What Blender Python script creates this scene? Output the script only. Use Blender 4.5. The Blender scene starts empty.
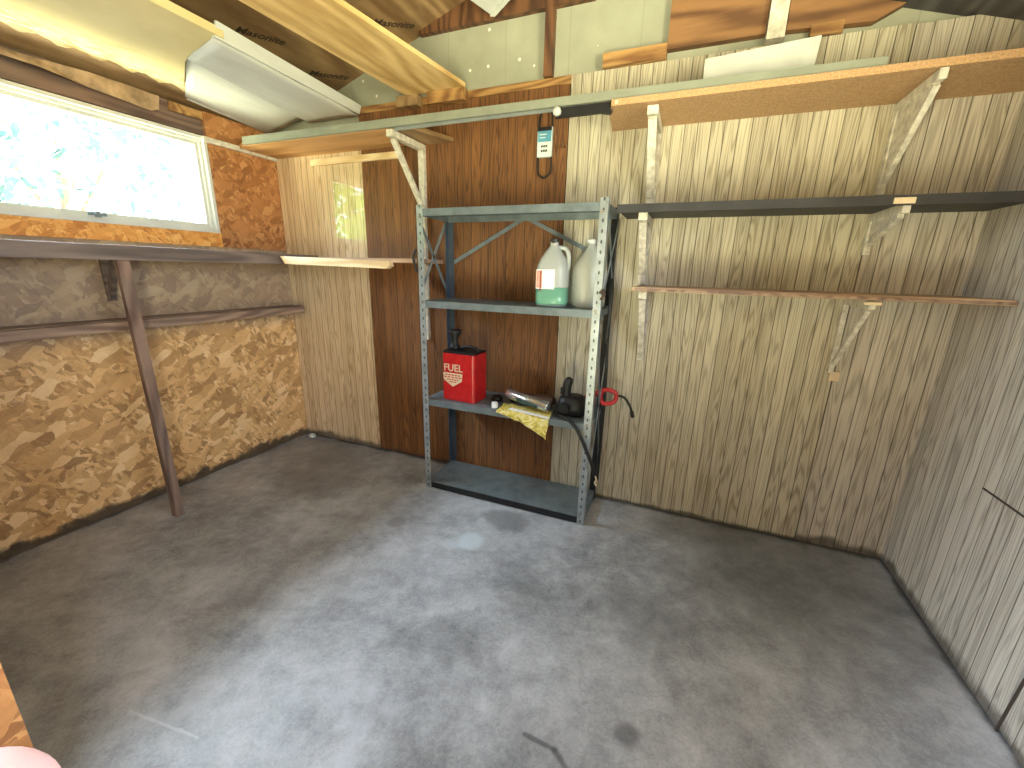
import bpy, bmesh, math, random
from mathutils import Vector, Matrix, noise
random.seed(7)
C = bpy.context.scene.collection
sc = bpy.context.scene

# ------------------------------------------------------------ camera, world, exposure
yaw, pitch, roll = 0.38376, 0.26961, 0.02404
CAM = Vector((2.49044, -2.09685, 1.21235))
fw = Vector((-math.sin(yaw)*math.cos(pitch), math.cos(yaw)*math.cos(pitch), -math.sin(pitch)))
rt = Vector((math.cos(yaw), math.sin(yaw), 0)); up = rt.cross(fw)
r2 = rt*math.cos(roll) + up*math.sin(roll); u2 = -rt*math.sin(roll) + up*math.cos(roll)
cam = bpy.data.cameras.new('camera'); camo = bpy.data.objects.new('camera', cam); C.objects.link(camo)
camo.matrix_world = Matrix(((r2.x, u2.x, -fw.x, CAM.x), (r2.y, u2.y, -fw.y, CAM.y), (r2.z, u2.z, -fw.z, CAM.z), (0, 0, 0, 1)))
cam.sensor_width = 36; cam.lens = 36*412.45/1024; cam.clip_start = 0.01
sc.camera = camo

# open bright sky towards -x (the window side); trees and a sunlit lawn on the other sides
w = bpy.data.worlds.new('world'); sc.world = w; w.use_nodes = True
nt = w.node_tree; nt.nodes.clear()
def wn(t, **k):
    n = nt.nodes.new(t)
    for a, b in k.items(): setattr(n, a, b)
    return n
tc = wn('ShaderNodeTexCoord'); sep = wn('ShaderNodeSeparateXYZ'); nt.links.new(tc.outputs['Generated'], sep.inputs[0])
def wramp(stops, src, lo=-1., hi=1.):
    mp = wn('ShaderNodeMapRange'); mp.inputs[1].default_value = lo; mp.inputs[2].default_value = hi; nt.links.new(src, mp.inputs[0])
    r = wn('ShaderNodeValToRGB'); nt.links.new(mp.outputs[0], r.inputs[0]); e = r.color_ramp.elements
    while len(e) < len(stops): e.new(.5)
    for el, (p, c) in zip(e, stops): el.position = p; el.color = (*c, 1)
    return r.outputs[0]
WORLD = 90.0
k = lambda c, f: tuple(x*f for x in c)
LAWN, TREES, SKYC = (1.15, 1.10, .70), (.62, .80, .90), (.74, .87, 1.0)
win_side = wramp([(0, (.030, .032, .028)), (.49, (.030, .032, .028)), (.53, k(SKYC, .25)), (.74, k(SKYC, .25)), (.85, k(SKYC, 1.0)), (1, k(SKYC, 1.0))], sep.outputs['Z'])
door_side = wramp([(0, k(LAWN, .36)), (.32, k(LAWN, .36)), (.43, k(LAWN, .06)), (.49, k(LAWN, .03)), (.51, k(TREES, .010)), (.70, k(TREES, .012)), (.80, k(SKYC, .03)), (1, k(SKYC, .035))], sep.outputs['Z'])
east_side = wramp([(0, k(LAWN, .36)), (.36, k(LAWN, .36)), (.45, k(LAWN, .14)), (.49, k(LAWN, .12)), (.51, k(SKYC, .20)), (.75, k(SKYC, .12)), (1, k(SKYC, .06))], sep.outputs['Z'])
msk = wramp([(.72, (0, 0, 0)), (.80, (1, 1, 1))], sep.outputs['X'], 1., -1.)
msk2 = wramp([(.72, (0, 0, 0)), (.82, (1, 1, 1))], sep.outputs['X'])
m2 = wn('ShaderNodeMix', data_type='RGBA'); nt.links.new(msk2, m2.inputs[0]); nt.links.new(door_side, m2.inputs[6]); nt.links.new(east_side, m2.inputs[7])
mx = wn('ShaderNodeMix', data_type='RGBA'); nt.links.new(msk, mx.inputs[0]); nt.links.new(m2.outputs[2], mx.inputs[6]); nt.links.new(win_side, mx.inputs[7])
bg = wn('ShaderNodeBackground'); wo = wn('ShaderNodeOutputWorld')
nt.links.new(mx.outputs[2], bg.inputs[0]); bg.inputs[1].default_value = WORLD; nt.links.new(bg.outputs[0], wo.inputs[0])

def portal(name, loc, rot, sx, sy):
    l = bpy.data.lights.new(name, 'AREA'); l.shape = 'RECTANGLE'; l.size = sx; l.size_y = sy
    l.cycles.is_portal = True
    o = bpy.data.objects.new(name, l); o.location = loc; o.rotation_euler = rot; C.objects.link(o)
PI = math.pi
WX = 3.447; YF = -2.2                                    # right wall, front wall
portal('side_opening_portal', (3.47, -1.665, 1.56), (0, PI/2, 0), .82, 0.95)        # daylight through the large opening in the right wall
sun = bpy.data.lights.new('sun', 'SUN'); sun.energy = 3; sun.angle = .02; sun.color = (1, .96, .88)
so = bpy.data.objects.new('sun', sun); so.rotation_euler = (-.75, 0, 0); C.objects.link(so)   # from beyond the back wall: reaches the garden only
portal('doorway_portal', (2.20, YF-.02, 1.0), (PI/2, 0, 0), .40, 1.95)    # doorway the camera stands in
portal('window_portal', (-.03, -1.03, 1.6), (0, -PI/2, 0), .42, 1.2)
vs = sc.view_settings; vs.view_transform = 'Standard'; vs.look = 'None'; vs.gamma = 1; vs.use_curve_mapping = False
vs.exposure = 0.35
sc.cycles.use_denoising = True
sc.cycles.max_bounces = 10; sc.cycles.diffuse_bounces = 4; sc.cycles.transparent_max_bounces = 16
sc.cycles.sample_clamp_indirect = 8

# ------------------------------------------------------------ node helpers
class N:
    def __init__(s, name):
        s.m = bpy.data.materials.new(name); s.m.use_nodes = True; s.t = s.m.node_tree; s.t.nodes.clear()
        s.out = s.t.nodes.new('ShaderNodeOutputMaterial'); s.b = s.t.nodes.new('ShaderNodeBsdfPrincipled')
        s.t.links.new(s.b.outputs[0], s.out.inputs[0])
        g = s.t.nodes.new('ShaderNodeNewGeometry'); s.P = g.outputs['Position']
        q = s.t.nodes.new('ShaderNodeSeparateXYZ'); s.t.links.new(s.P, q.inputs[0]); s.X, s.Y, s.Z = q.outputs
        tcn = s.t.nodes.new('ShaderNodeTexCoord'); s.O = tcn.outputs['Object']
    def _in(s, sock, v):
        if isinstance(v, (int, float)): sock.default_value = v
        elif isinstance(v, tuple): sock.default_value = (*v, 1) if len(v) == 3 and sock.type == 'RGBA' else v
        else: s.t.links.new(v, sock)
    def m_(s, op, a, b=0.0, c=0.0, clamp=False):
        n = s.t.nodes.new('ShaderNodeMath'); n.operation = op; n.use_clamp = clamp
        for i, v in enumerate((a, b, c)): s._in(n.inputs[i], v)
        return n.outputs[0]
    def add(s, a, b): return s.m_('ADD', a, b)
    def sub(s, a, b): return s.m_('SUBTRACT', a, b)
    def mul(s, a, b): return s.m_('MULTIPLY', a, b)
    def vec(s, x, y, z):
        n = s.t.nodes.new('ShaderNodeCombineXYZ')
        for i, v in enumerate((x, y, z)): s._in(n.inputs[i], v)
        return n.outputs[0]
    def map(s, v, scale=(1, 1, 1), rot=(0, 0, 0), loc=(0, 0, 0)):
        n = s.t.nodes.new('ShaderNodeMapping'); s._in(n.inputs[0], v)
        n.inputs[1].default_value = loc; n.inputs[2].default_value = rot; n.inputs[3].default_value = scale
        return n.outputs[0]
    def noise(s, v, scale=5, detail=4, rough=.55, dist=0):
        n = s.t.nodes.new('ShaderNodeTexNoise'); s._in(n.inputs['Vector'], v)
        n.inputs['Scale'].default_value = scale; n.inputs['Detail'].default_value = detail
        n.inputs['Roughness'].default_value = rough; n.inputs['Distortion'].default_value = dist
        return n.outputs['Fac']
    def vor(s, v, scale=5, feature='F1', rnd=1):
        n = s.t.nodes.new('ShaderNodeTexVoronoi'); n.feature = feature; s._in(n.inputs['Vector'], v)
        n.inputs['Scale'].default_value = scale; n.inputs['Randomness'].default_value = rnd
        return n
    def rng(s, v, a, b, c=0., d=1.):
        n = s.t.nodes.new('ShaderNodeMapRange'); s._in(n.inputs[0], v)
        for i, q in enumerate((a, b, c, d)): n.inputs[i+1].default_value = q
        return n.outputs[0]
    def ss(s, v, a, b):
        n = s.t.nodes.new('ShaderNodeMapRange'); n.interpolation_type = 'SMOOTHSTEP'; s._in(n.inputs[0], v)
        n.inputs[1].default_value = a; n.inputs[2].default_value = b
        return n.outputs[0]
    def ramp(s, v, stops):
        n = s.t.nodes.new('ShaderNodeValToRGB'); s._in(n.inputs[0], v); e = n.color_ramp.elements
        while len(e) < len(stops): e.new(0.5)
        for el, (p, c) in zip(e, stops): el.position = p; el.color = (*c, 1)
        return n.outputs[0]
    def mix(s, f, a, b, mode='MIX'):
        n = s.t.nodes.new('ShaderNodeMix'); n.data_type = 'RGBA'; n.blend_type = mode
        s._in(n.inputs[0], f); s._in(n.inputs[6], a); s._in(n.inputs[7], b)
        return n.outputs[2]
    def white(s, v):
        n = s.t.nodes.new('ShaderNodeTexWhiteNoise'); n.noise_dimensions = '1D'; s._in(n.inputs['W'], v)
        return n.outputs['Value']
    def bump(s, h, strength=.3, dist=.005):
        n = s.t.nodes.new('ShaderNodeBump'); s._in(n.inputs['Height'], h)
        n.inputs['Strength'].default_value = strength; n.inputs['Distance'].default_value = dist
        s.t.links.new(n.outputs[0], s.b.inputs['Normal'])
    def set(s, col=None, rough=None, metal=None, **kw):
        if col is not None: s._in(s.b.inputs['Base Color'], col)
        if rough is not None: s._in(s.b.inputs['Roughness'], rough)
        if metal is not None: s._in(s.b.inputs['Metallic'], metal)
        for k, v in kw.items(): s._in(s.b.inputs[k.replace('_', ' ')], v)
        return s.m

def plain(name, col, rough=.5, metal=0, var=.12, scale=18, **kw):
    n = N(name); f = n.noise(n.P, scale, 5, .6)
    c2 = tuple(x*(1-var*2) for x in col); c1 = tuple(min(1, x*(1+var)) for x in col)
    return n.set(n.ramp(f, [(.3, c2), (.7, c1)]), rough, metal, **kw)

def wood(name, axis, light, dark, fine=120, along=3.0, rough=.6, dirt=.0, dirtcol=(.12, .1, .09), rings=10):
    """grain running along axis 'x','y' or 'z'"""
    n = N(name); s = {'x': (along, fine*.25, fine*.25), 'y': (fine*.25, along, fine*.25), 'z': (fine*.25, fine*.25, along)}[axis]
    v = n.map(n.P, s); g = n.noise(v, 1, 4, .6)
    l = tuple(q*.16 for q in s); g2 = n.noise(n.map(n.P, l), 1, 1, .5)
    lines = n.m_('SINE', n.mul(g2, rings*6.28)); lines = n.rng(lines, -1, 1)
    f = n.add(n.mul(g, .65), n.mul(lines, .35))
    c = n.ramp(f, [(.3, dark), (.68, light)])
    if dirt: c = n.mix(n.mul(n.ss(n.noise(n.P, 5, 5, .6), .42, .68), dirt), c, dirtcol)
    n.bump(g, .15, .002)
    return n.set(c, rough)

def panel(name, h, light, dark, groove, off, spacing=.0508, tint=(0, 0, 0), coat=0., seed=0, damp=0.):
    """printed wood-grain panelling: random narrow planks, cathedral grain, scored grooves"""
    n = N(name); H = {'x': n.X, 'y': n.Y}[h]
    u = n.m_('DIVIDE', n.sub(H, off), spacing); cell = n.m_('FLOOR', u); fr = n.m_('FRACT', u)
    pl = n.white(n.add(cell, seed)); pair = n.white(n.add(n.m_('FLOOR', n.m_('DIVIDE', cell, 2.0)), seed+31))
    hs = n.add(n.mul(H, 1.0), n.mul(pair, 7.0))
    low = n.noise(n.vec(n.mul(hs, 16.), n.add(n.mul(n.Z, .8), n.mul(pair, 13.)), 0.), 1, 2, .45, .2)
    lines = n.m_('PINGPONG', n.mul(low, 17.), .5); lines = n.ss(lines, .0, .34)
    fine = n.noise(n.vec(n.mul(hs, 220.), n.mul(n.Z, 7.), 0.), 1, 3, .6)
    f = n.add(n.add(n.mul(lines, .30), n.mul(fine, .42)), n.add(n.mul(n.sub(pl, .5), .22), .07))
    c = n.ramp(f, [(.22, dark), (.72, light)])
    dist = n.m_('ABSOLUTE', n.sub(fr, .5))                     # .5 at grooves
    gr = n.ss(dist, .455, .487)
    big = n.noise(n.map(n.P, (2.2, 2.2, .8)), 1, 4, .6)
    c = n.mix(n.mul(n.ss(big, .5, .75), .28), c, tint)
    c = n.mix(n.mul(gr, .85), c, groove)
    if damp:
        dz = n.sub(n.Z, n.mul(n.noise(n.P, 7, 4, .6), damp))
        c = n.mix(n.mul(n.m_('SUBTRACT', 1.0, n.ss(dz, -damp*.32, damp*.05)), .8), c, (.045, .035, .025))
    hgt = n.sub(n.mul(fine, .15), gr)
    n.bump(hgt, .5, .003)
    n.set(c, .68)
    if coat: n.b.inputs['Coat Weight'].default_value = coat; n.b.inputs['Coat Roughness'].default_value = .035; n.b.inputs['Coat IOR'].default_value = 1.8
    return n.m

def osb(name, axes, cols, seed=0, dirt=None, rot_z=0, lowdamp=True, scale=1.):
    """strand board: four layers of stretched flakes lying at different angles"""
    n = N(name); A = {'x': n.X, 'y': n.Y, 'z': n.Z}
    u, v = A[axes[0]], A[axes[1]]
    wob = n.noise(n.vec(u, v, float(seed)), 11, 3, .6); wob2 = n.noise(n.vec(v, u, float(seed)+5), 14, 3, .6)
    p = n.vec(n.add(u, n.mul(wob, .05)), n.sub(v, n.mul(wob2, .05)), float(seed))
    c = None; hsum = None
    for k, (ang, sc_, ar) in enumerate(((.5, 11, 1.7), (-.95, 16, 2.2), (1.5, 13, 1.8), (-.15, 24, 2.0), (2.3, 15, 1.6), (.95, 27, 3.), (-.5, 12, 2.))):
        q = n.map(n.map(p, rot=(0, 0, ang)), scale=(scale, ar*scale, 1), loc=(k*3.7, k*1.3, 0))
        vo = n.vor(q, sc_); cs = n.t.nodes.new('ShaderNodeSeparateColor'); n.t.links.new(vo.outputs['Color'], cs.inputs[0])
        strand = n.noise(n.map(q, scale=(10, 60, 1)), 1, 3, .6)
        f = n.add(n.mul(cs.outputs[0], .75), n.mul(strand, .3))
        ck = n.ramp(f, [(.08, cols[0]), (.4, cols[1]), (.72, cols[2]), (1.0, cols[3])])
        if c is None: c = ck; hsum = cs.outputs[0]
        else:
            msk = n.mul(n.ss(n.add(cs.outputs[1], n.mul(n.noise(q, 30, 2), .12)), .60, .68), .85)
            c = n.mix(msk, c, ck); hsum = n.m_('MAXIMUM', hsum, n.mul(cs.outputs[1], msk))
    if dirt:
        z0, z1, amt, dc = dirt
        g = n.mul(n.ss(n.add(n.Z, n.mul(n.noise(n.P, 4, 4), .15)), z0, z1), amt)
        c = n.mix(g, c, dc)
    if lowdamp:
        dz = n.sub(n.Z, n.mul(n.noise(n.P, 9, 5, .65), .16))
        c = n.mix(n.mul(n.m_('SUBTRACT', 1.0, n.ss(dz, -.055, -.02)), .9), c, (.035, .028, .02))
    n.bump(hsum, .25, .003)
    return n.set(c, .62)

# ------------------------------------------------------------ mesh helpers
def mk(name, bm, m, parent=None, smooth=False, bevel=0):
    if bevel:
        bmesh.ops.bevel(bm, geom=[e for e in bm.edges if e.is_manifold and e.calc_face_angle(0) > .5], offset=bevel, segments=2, profile=.6, affect='EDGES')
    me = bpy.data.meshes.new(name); bmesh.ops.recalc_face_normals(bm, faces=bm.faces); bm.to_mesh(me); bm.free()
    o = bpy.data.objects.new(name, me); C.objects.link(o); me.materials.append(m)
    if parent is not None: o.parent = parent
    if smooth:
        for p in me.polygons: p.use_smooth = True
    return o
def tag(o, label=None, cat=None, group=None, kind=None):
    for k, v in (('label', label), ('category', cat), ('group', group), ('kind', kind)):
        if v: o[k] = v
    return o
def empty(name, label, cat, group=None):
    o = bpy.data.objects.new(name, None); C.objects.link(o); o.empty_display_size = .05
    return tag(o, label, cat, group)
def hexa(bm, p):          # 8 points: bottom 4 (ccw), top 4
    v = [bm.verts.new(q) for q in p]
    for f in ((3, 2, 1, 0), (4, 5, 6, 7), (0, 1, 5, 4), (1, 2, 6, 5), (2, 3, 7, 6), (3, 0, 4, 7)): bm.faces.new([v[i] for i in f])
def bx(bm, x0, x1, y0, y1, z0, z1):
    hexa(bm, [(x0, y0, z0), (x1, y0, z0), (x1, y1, z0), (x0, y1, z0), (x0, y0, z1), (x1, y0, z1), (x1, y1, z1), (x0, y1, z1)])
def box(name, m, x0, x1, y0, y1, z0, z1, parent=None, bevel=0, cuts=0, jit=0):
    bm = bmesh.new(); bx(bm, x0, x1, y0, y1, z0, z1)
    if bevel: bmesh.ops.bevel(bm, geom=list(bm.edges), offset=bevel, segments=2, profile=.6, affect='EDGES')
    if cuts:
        bmesh.ops.subdivide_edges(bm, edges=[e for e in bm.edges if e.calc_length() > max(x1-x0, y1-y0, z1-z0)*.6], cuts=cuts)
        for v in bm.verts: v.co += Vector(noise.noise_vector(v.co*3.1))*jit
    return mk(name, bm, m, parent)
def beam(bm, a, b, w, h, upv=(0, 0, 1)):   # bar from a to b, width w across, height h along up
    a, b = Vector(a), Vector(b); d = (b-a).normalized(); s = d.cross(Vector(upv)).normalized(); t = s.cross(d).normalized()
    s *= w/2; t *= h/2
    hexa(bm, [a-s-t, a+s-t, b+s-t, b-s-t, a-s+t, a+s+t, b+s+t, b-s+t])
def prism(bm, pts, off):   # polygon extruded by vector
    v0 = [bm.verts.new(p) for p in pts]; v1 = [bm.verts.new(Vector(p)+Vector(off)) for p in pts]
    bm.faces.new(v0[::-1]); bm.faces.new(v1); k = len(pts)
    for i in range(k): bm.faces.new((v0[i], v0[(i+1) % k], v1[(i+1) % k], v1[i]))
def tube(bm, pts, r, seg=10, r1=None):
    pts = [Vector(p) for p in pts]; rings = []; prev = None
    for i, p in enumerate(pts):
        d = (pts[min(i+1, len(pts)-1)] - pts[max(i-1, 0)]).normalized()
        if prev is None: s = d.orthogonal().normalized()
        else: s = (prev - d*prev.dot(d)).normalized()
        prev = s; t = d.cross(s); rr = r if r1 is None else r + (r1-r)*i/(len(pts)-1)
        if isinstance(r, (list, tuple)): rr = r[i]
        rings.append([bm.verts.new(p + s*math.cos(2*PI*k/seg)*rr + t*math.sin(2*PI*k/seg)*rr) for k in range(seg)])
    for a, b in zip(rings, rings[1:]):
        for k in range(seg): bm.faces.new((a[k], a[(k+1) % seg], b[(k+1) % seg], b[k]))
    bm.faces.new(rings[0][::-1]); bm.faces.new(rings[-1])
def spline(pts, n=8):
    P = [Vector(p) for p in pts]; P = [P[0]] + P + [P[-1]]; out = []
    for i in range(1, len(P)-2):
        for k in range(n):
            t = k/n; a, b, c, d = P[i-1:i+3]
            out.append(.5*((2*b) + (c-a)*t + (2*a-5*b+4*c-d)*t*t + (3*b-a-3*c+d)*t**3))
    return out + [P[-2]]
def lathe(bm, prof, c=(0, 0, 0), seg=24, sq=0.0, sx=1., sy=1.):   # prof (r,z); sq: squareness 0..1
    rings = []
    for r, z in prof:
        ring = []
        for k in range(seg):
            a = 2*PI*k/seg; cx, sy_ = math.cos(a), math.sin(a)
            q = 1/max(abs(cx), abs(sy_)); f = 1 + (min(q, 1.22)-1)*sq
            ring.append(bm.verts.new((c[0]+r*f*cx*sx, c[1]+r*f*sy_*sy, c[2]+z)))
        rings.append(ring)
    for a, b in zip(rings, rings[1:]):
        for k in range(seg): bm.faces.new((a[k], a[(k+1) % seg], b[(k+1) % seg], b[k]))
    bm.faces.new(rings[0][::-1]); bm.faces.new(rings[-1])
def text(name, s, m, loc, rot, size, parent, ext=.0004, shear=0, align='LEFT'):
    cu = bpy.data.curves.new(name, 'FONT'); cu.body = s; cu.size = size; cu.extrude = ext; cu.shear = shear; cu.align_x = align; cu.offset = size*.012
    o = bpy.data.objects.new(name, cu); C.objects.link(o); bpy.context.view_layer.update()
    me = bpy.data.meshes.new_from_object(o.evaluated_get(bpy.context.evaluated_depsgraph_get())); bpy.data.objects.remove(o)
    o = bpy.data.objects.new(name, me); C.objects.link(o); me.materials.clear(); me.materials.append(m); o.parent = parent
    o.location = loc; o.rotation_euler = rot
    return o

# ------------------------------------------------------------ materials
M = {}
# concrete
n = N('concrete'); big = n.noise(n.P, 1.6, 5, .6, .4); mid = n.noise(n.map(n.P, (1, 1, 1), rot=(0, 0, .6)), 5, 6, .65, .5); fine = n.noise(n.P, 90, 3, .7)
swirl = n.noise(n.map(n.map(n.P, rot=(0, 0, -.6)), (1.2, 3.2, 1)), 2.2, 6, .66, .8)
grit = n.noise(n.P, 260, 2, .8)
mot = n.noise(n.P, 16, 8, .72, .3)
f = n.add(n.add(n.mul(big, .30), n.mul(mid, .20)), n.add(n.add(n.mul(fine, .12), n.mul(grit, .12)), n.add(n.mul(swirl, .14), n.mul(mot, .20))))
c = n.ramp(f, [(.40, (.11, .108, .108)), (.48, (.22, .22, .222)), (.55, (.36, .36, .363)), (.65, (.56, .56, .56))])
def blob(cx, cy, r, edge=.4, nz=.5, sx=1., ns=9):
    dx = n.mul(n.sub(n.X, cx), 1/sx); dy = n.sub(n.Y, cy)
    d = n.m_('SQRT', n.add(n.mul(dx, dx), n.mul(dy, dy)))
    d = n.add(d, n.mul(n.sub(n.noise(n.P, ns, 4, .6), .5), r*nz*2))
    return n.m_('SUBTRACT', 1.0, n.ss(d, r*(1-edge), r*(1+edge)))
c = n.mix(n.mul(blob(.62, -.42, .28), .45), c, (.14, .115, .10))                 # brown water stain, far left
c = n.mix(n.mul(blob(.25, -.2, .3, .5), .4), c, (.10, .085, .075))
c = n.mix(n.mul(blob(1.715, -.63, .06, .35, .5), .75), c, (.55, .62, .62))        # spilled white paint
c = n.mix(n.mul(blob(1.66, -.66, .05, .4, .8), .5), c, (.55, .6, .6))
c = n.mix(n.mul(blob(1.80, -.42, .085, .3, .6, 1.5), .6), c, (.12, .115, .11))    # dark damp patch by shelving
c = n.mix(n.mul(blob(1.31, -.655, .045, .4, .5), .5), c, (.12, .115, .11))
for (cx, cy, r) in ((1.71, -1.43, .045), (1.80, -1.47, .035), (1.87, -1.40, .03), (1.84, -1.54, .04), (1.76, -1.38, .03)):
    c = n.mix(n.mul(blob(cx, cy, r, .9, 1.6, 1.0, 26), .45), c, (.56, .57, .60))
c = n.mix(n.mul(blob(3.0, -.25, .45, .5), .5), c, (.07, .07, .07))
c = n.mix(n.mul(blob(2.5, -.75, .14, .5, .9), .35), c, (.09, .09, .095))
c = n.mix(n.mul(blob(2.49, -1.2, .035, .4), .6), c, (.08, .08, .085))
def seg(a, b, r, nz=.01, ns=30):
    (ax, ay), (bx_, by_) = a, b; ux, uy = bx_-ax, by_-ay; L2 = ux*ux+uy*uy
    px, py = n.sub(n.X, ax), n.sub(n.Y, ay); t = n.m_('ADD', n.mul(px, ux/L2), n.mul(py, uy/L2), clamp=True)
    dx, dy = n.sub(px, n.mul(t, ux)), n.sub(py, n.mul(t, uy)); d = n.m_('SQRT', n.add(n.mul(dx, dx), n.mul(dy, dy)))
    return n.m_('SUBTRACT', 1.0, n.ss(n.add(d, n.mul(n.noise(n.P, ns, 3), nz)), r*.5, r*1.3))
c = n.mix(n.mul(seg((1.20, -1.69), (1.44, -1.66), .009), .8), c, (.58, .58, .56))
c = n.mix(n.mul(seg((1.26, -1.70), (1.36, -1.62), .05, .05), .35), c, (.5, .5, .5))
c = n.mix(n.mul(seg((2.235, -1.31), (2.32, -1.315), .012), .75), c, (.07, .07, .075)); c = n.mix(n.mul(seg((2.32, -1.315), (2.38, -1.36), .014), .7), c, (.07, .07, .075))
c = n.mix(n.mul(seg((1.02, -.22), (1.20, -.27), .02, .03), .6), c, (.07, .06, .055))
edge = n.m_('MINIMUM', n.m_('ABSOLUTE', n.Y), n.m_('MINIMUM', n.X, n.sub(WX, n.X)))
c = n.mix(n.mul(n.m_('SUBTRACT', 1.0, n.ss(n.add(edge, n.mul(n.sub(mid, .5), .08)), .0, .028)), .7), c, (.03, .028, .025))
specks = n.vor(n.P, 13).outputs['Distance']; c = n.mix(n.mul(n.m_('LESS_THAN', n.add(specks, n.mul(big, .06)), .055), .6), c, (.05, .05, .05))
n.bump(n.add(n.mul(mid, .5), n.mul(fine, .5)), .25, .004)
c = n.mix(1.0, c, (.93, .97, 1.05), 'MULTIPLY')
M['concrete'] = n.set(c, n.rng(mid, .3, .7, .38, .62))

OAK_L, OAK_D, OAK_G = (.63, .59, .46), (.31, .265, .19), (.06, .045, .025)
M['oak1'] = panel('pale_oak_panelling', 'x', (.74, .58, .37), (.44, .30, .16), (.09, .06, .03), 0, coat=.75, tint=(.35, .22, .11), seed=3, damp=.1)
M['walnut'] = panel('brown_walnut_panelling', 'x', (.24, .103, .031), (.092, .035, .010), (.035, .016, .008), .677, seed=11, tint=(.12, .05, .015), damp=.06)
M['oak2'] = panel('pale_oak_panelling_middle', 'x', OAK_L, OAK_D, OAK_G, 1.897, seed=23, tint=(.36, .28, .17), damp=.05)
M['oak3'] = panel('pale_oak_panelling_right', 'x', (.62, .58, .50), (.33, .29, .235), OAK_G, 3.117, seed=41, tint=(.34, .29, .2), damp=.1)
M['oakR'] = panel('pale_oak_panelling_side', 'y', (.62, .58, .50), (.33, .29, .24), OAK_G, -.02, seed=57, tint=(.36, .32, .22), damp=.12)
OSBC = [(.28, .14, .05), (.56, .31, .12), (.78, .48, .21), (.95, .72, .42)]
M['osb'] = osb('osb_wall_board', 'yz', OSBC, 1, dirt=(.88, 1.02, .62, (.20, .18, .165)))
M['osb_up'] = osb('osb_reddish_board', 'yz', [(.19, .07, .022), (.34, .14, .045), (.48, .22, .08), (.60, .33, .14)], 4, lowdamp=False, scale=1.2)
M['osb_front'] = osb('osb_front_board', 'xz', OSBC, 9, lowdamp=False)
M['ply'] = wood('light_plywood', 'y', (.72, .52, .24), (.46, .29, .105), 130, 5, rings=5)
M['ply_deck'] = wood('roof_plywood', 'y', (.36, .235, .115), (.19, .11, .05), 110, 4, rings=6, dirt=.4, dirtcol=(.14, .09, .05))
M['ply_red'] = wood('red_brown_plywood', 'x', (.27, .135, .055), (.12, .052, .02), 130, 4, rings=7)
M['ply_shelf'] = wood('shelf_plywood', 'x', (.66, .38, .16), (.42, .22, .08), 110, 4, rings=5)
M['stud'] = wood('dark_stud_wood', 'z', (.16, .07, .03), (.06, .025, .012), 150, 6)
M['header'] = wood('old_header_wood', 'y', (.19, .115, .095), (.085, .048, .042), 150, 5, dirt=.4)
M['block'] = wood('lumber_block', 'x', (.44, .25, .09), (.2, .09, .03), 150, 8)
M['greywood'] = wood('weathered_wood', 'y', (.22, .165, .145), (.10, .075, .07), 150, 4, dirt=.3)
M['rail'] = wood('rail_wood', 'y', (.36, .245, .17), (.17, .10, .075), 150, 4, dirt=.3)
M['legwood'] = wood('leg_wood', 'z', (.27, .17, .125), (.11, .06, .045), 160, 5, dirt=.35)
M['batten'] = wood('pale_batten_wood', 'x', (.80, .66, .42), (.60, .42, .22), 120, 5)
M['shelfedge'] = wood('brown_shelf_wood', 'x', (.56, .40, .27), (.33, .20, .13), 140, 3)
M['offwhite'] = plain('chipped_white_paint', (.66, .62, .53), .55, var=.2, scale=35)
n = N('gable_paint'); f = n.noise(n.P, 3, 5, .6); sp = n.vor(n.P, 14).outputs['Distance']
c = n.ramp(f, [(.3, (.27, .28, .215)), (.7, (.39, .395, .31))]); c = n.mix(n.m_('LESS_THAN', sp, .1), c, (.72, .72, .65))
seamg = n.m_('ABSOLUTE', n.sub(n.m_('FRACT', n.mul(n.X, 3.2)), .5)); c = n.mix(n.mul(n.m_('GREATER_THAN', seamg, .492), .5), c, (.25, .25, .17))
M['gable'] = n.set(c, .5)
n = N('yellow_insulation'); f = n.noise(n.P, 4, 4, .6); cr = n.noise(n.map(n.P, (22, 7, 22)), 1, 5, .7, 1.5)
torn = n.m_('SUBTRACT', 1.0, n.ss(n.add(n.X, n.mul(n.sub(f, .5), .3)), .12, .34))
c = n.ramp(f, [(.3, (.52, .43, .21)), (.7, (.64, .54, .29))]); c2 = n.ramp(cr, [(.38, (.36, .24, .09)), (.48, (.58, .45, .23)), (.65, (.74, .64, .42))])
c = n.mix(torn, c, c2); n.bump(n.mul(cr, torn), .8, .02); M['yellow'] = n.set(c, .7)
n = N('white_foam_sheet'); f = n.noise(n.map(n.P, (8, 2, 8)), 1, 4, .6)
M['vinyl'] = n.set(n.ramp(f, [(.3, (.44, .455, .44)), (.7, (.58, .595, .575))]), .55)
M['paper'] = plain('torn_tan_paper', (.42, .29, .19), .8, var=.3, scale=14)
n = N('particle_board'); f = n.noise(n.P, 160, 3, .8); g = n.noise(n.map(n.P, (2, 8, 8)), 1, 3)
c = n.ramp(f, [(.3, (.26, .145, .07)), (.5, (.47, .28, .14)), (.7, (.66, .44, .24))]); c = n.mix(n.mul(g, .3), c, (.40, .24, .12))
M['particle'] = n.set(c, .6)
M['darkshelf'] = plain('dark_laminate', (.032, .032, .036), .6, var=.2, scale=9)
M['steel'] = plain('grey_painted_steel', (.19, .235, .26), .45, .35, var=.16, scale=14)
M['steel_bright'] = plain('worn_galvanised_steel', (.34, .40, .43), .38, .5, var=.2, scale=22)
M['greenbar'] = plain('green_grey_metal', (.25, .27, .22), .5, .1, var=.1, scale=6)
M['bluebar'] = plain('blue_grey_metal', (.26, .29, .29), .4, .3, var=.1, scale=6)
M['black'] = plain('black_plastic', (.007, .007, .009), .5, var=.2, scale=30)
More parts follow.
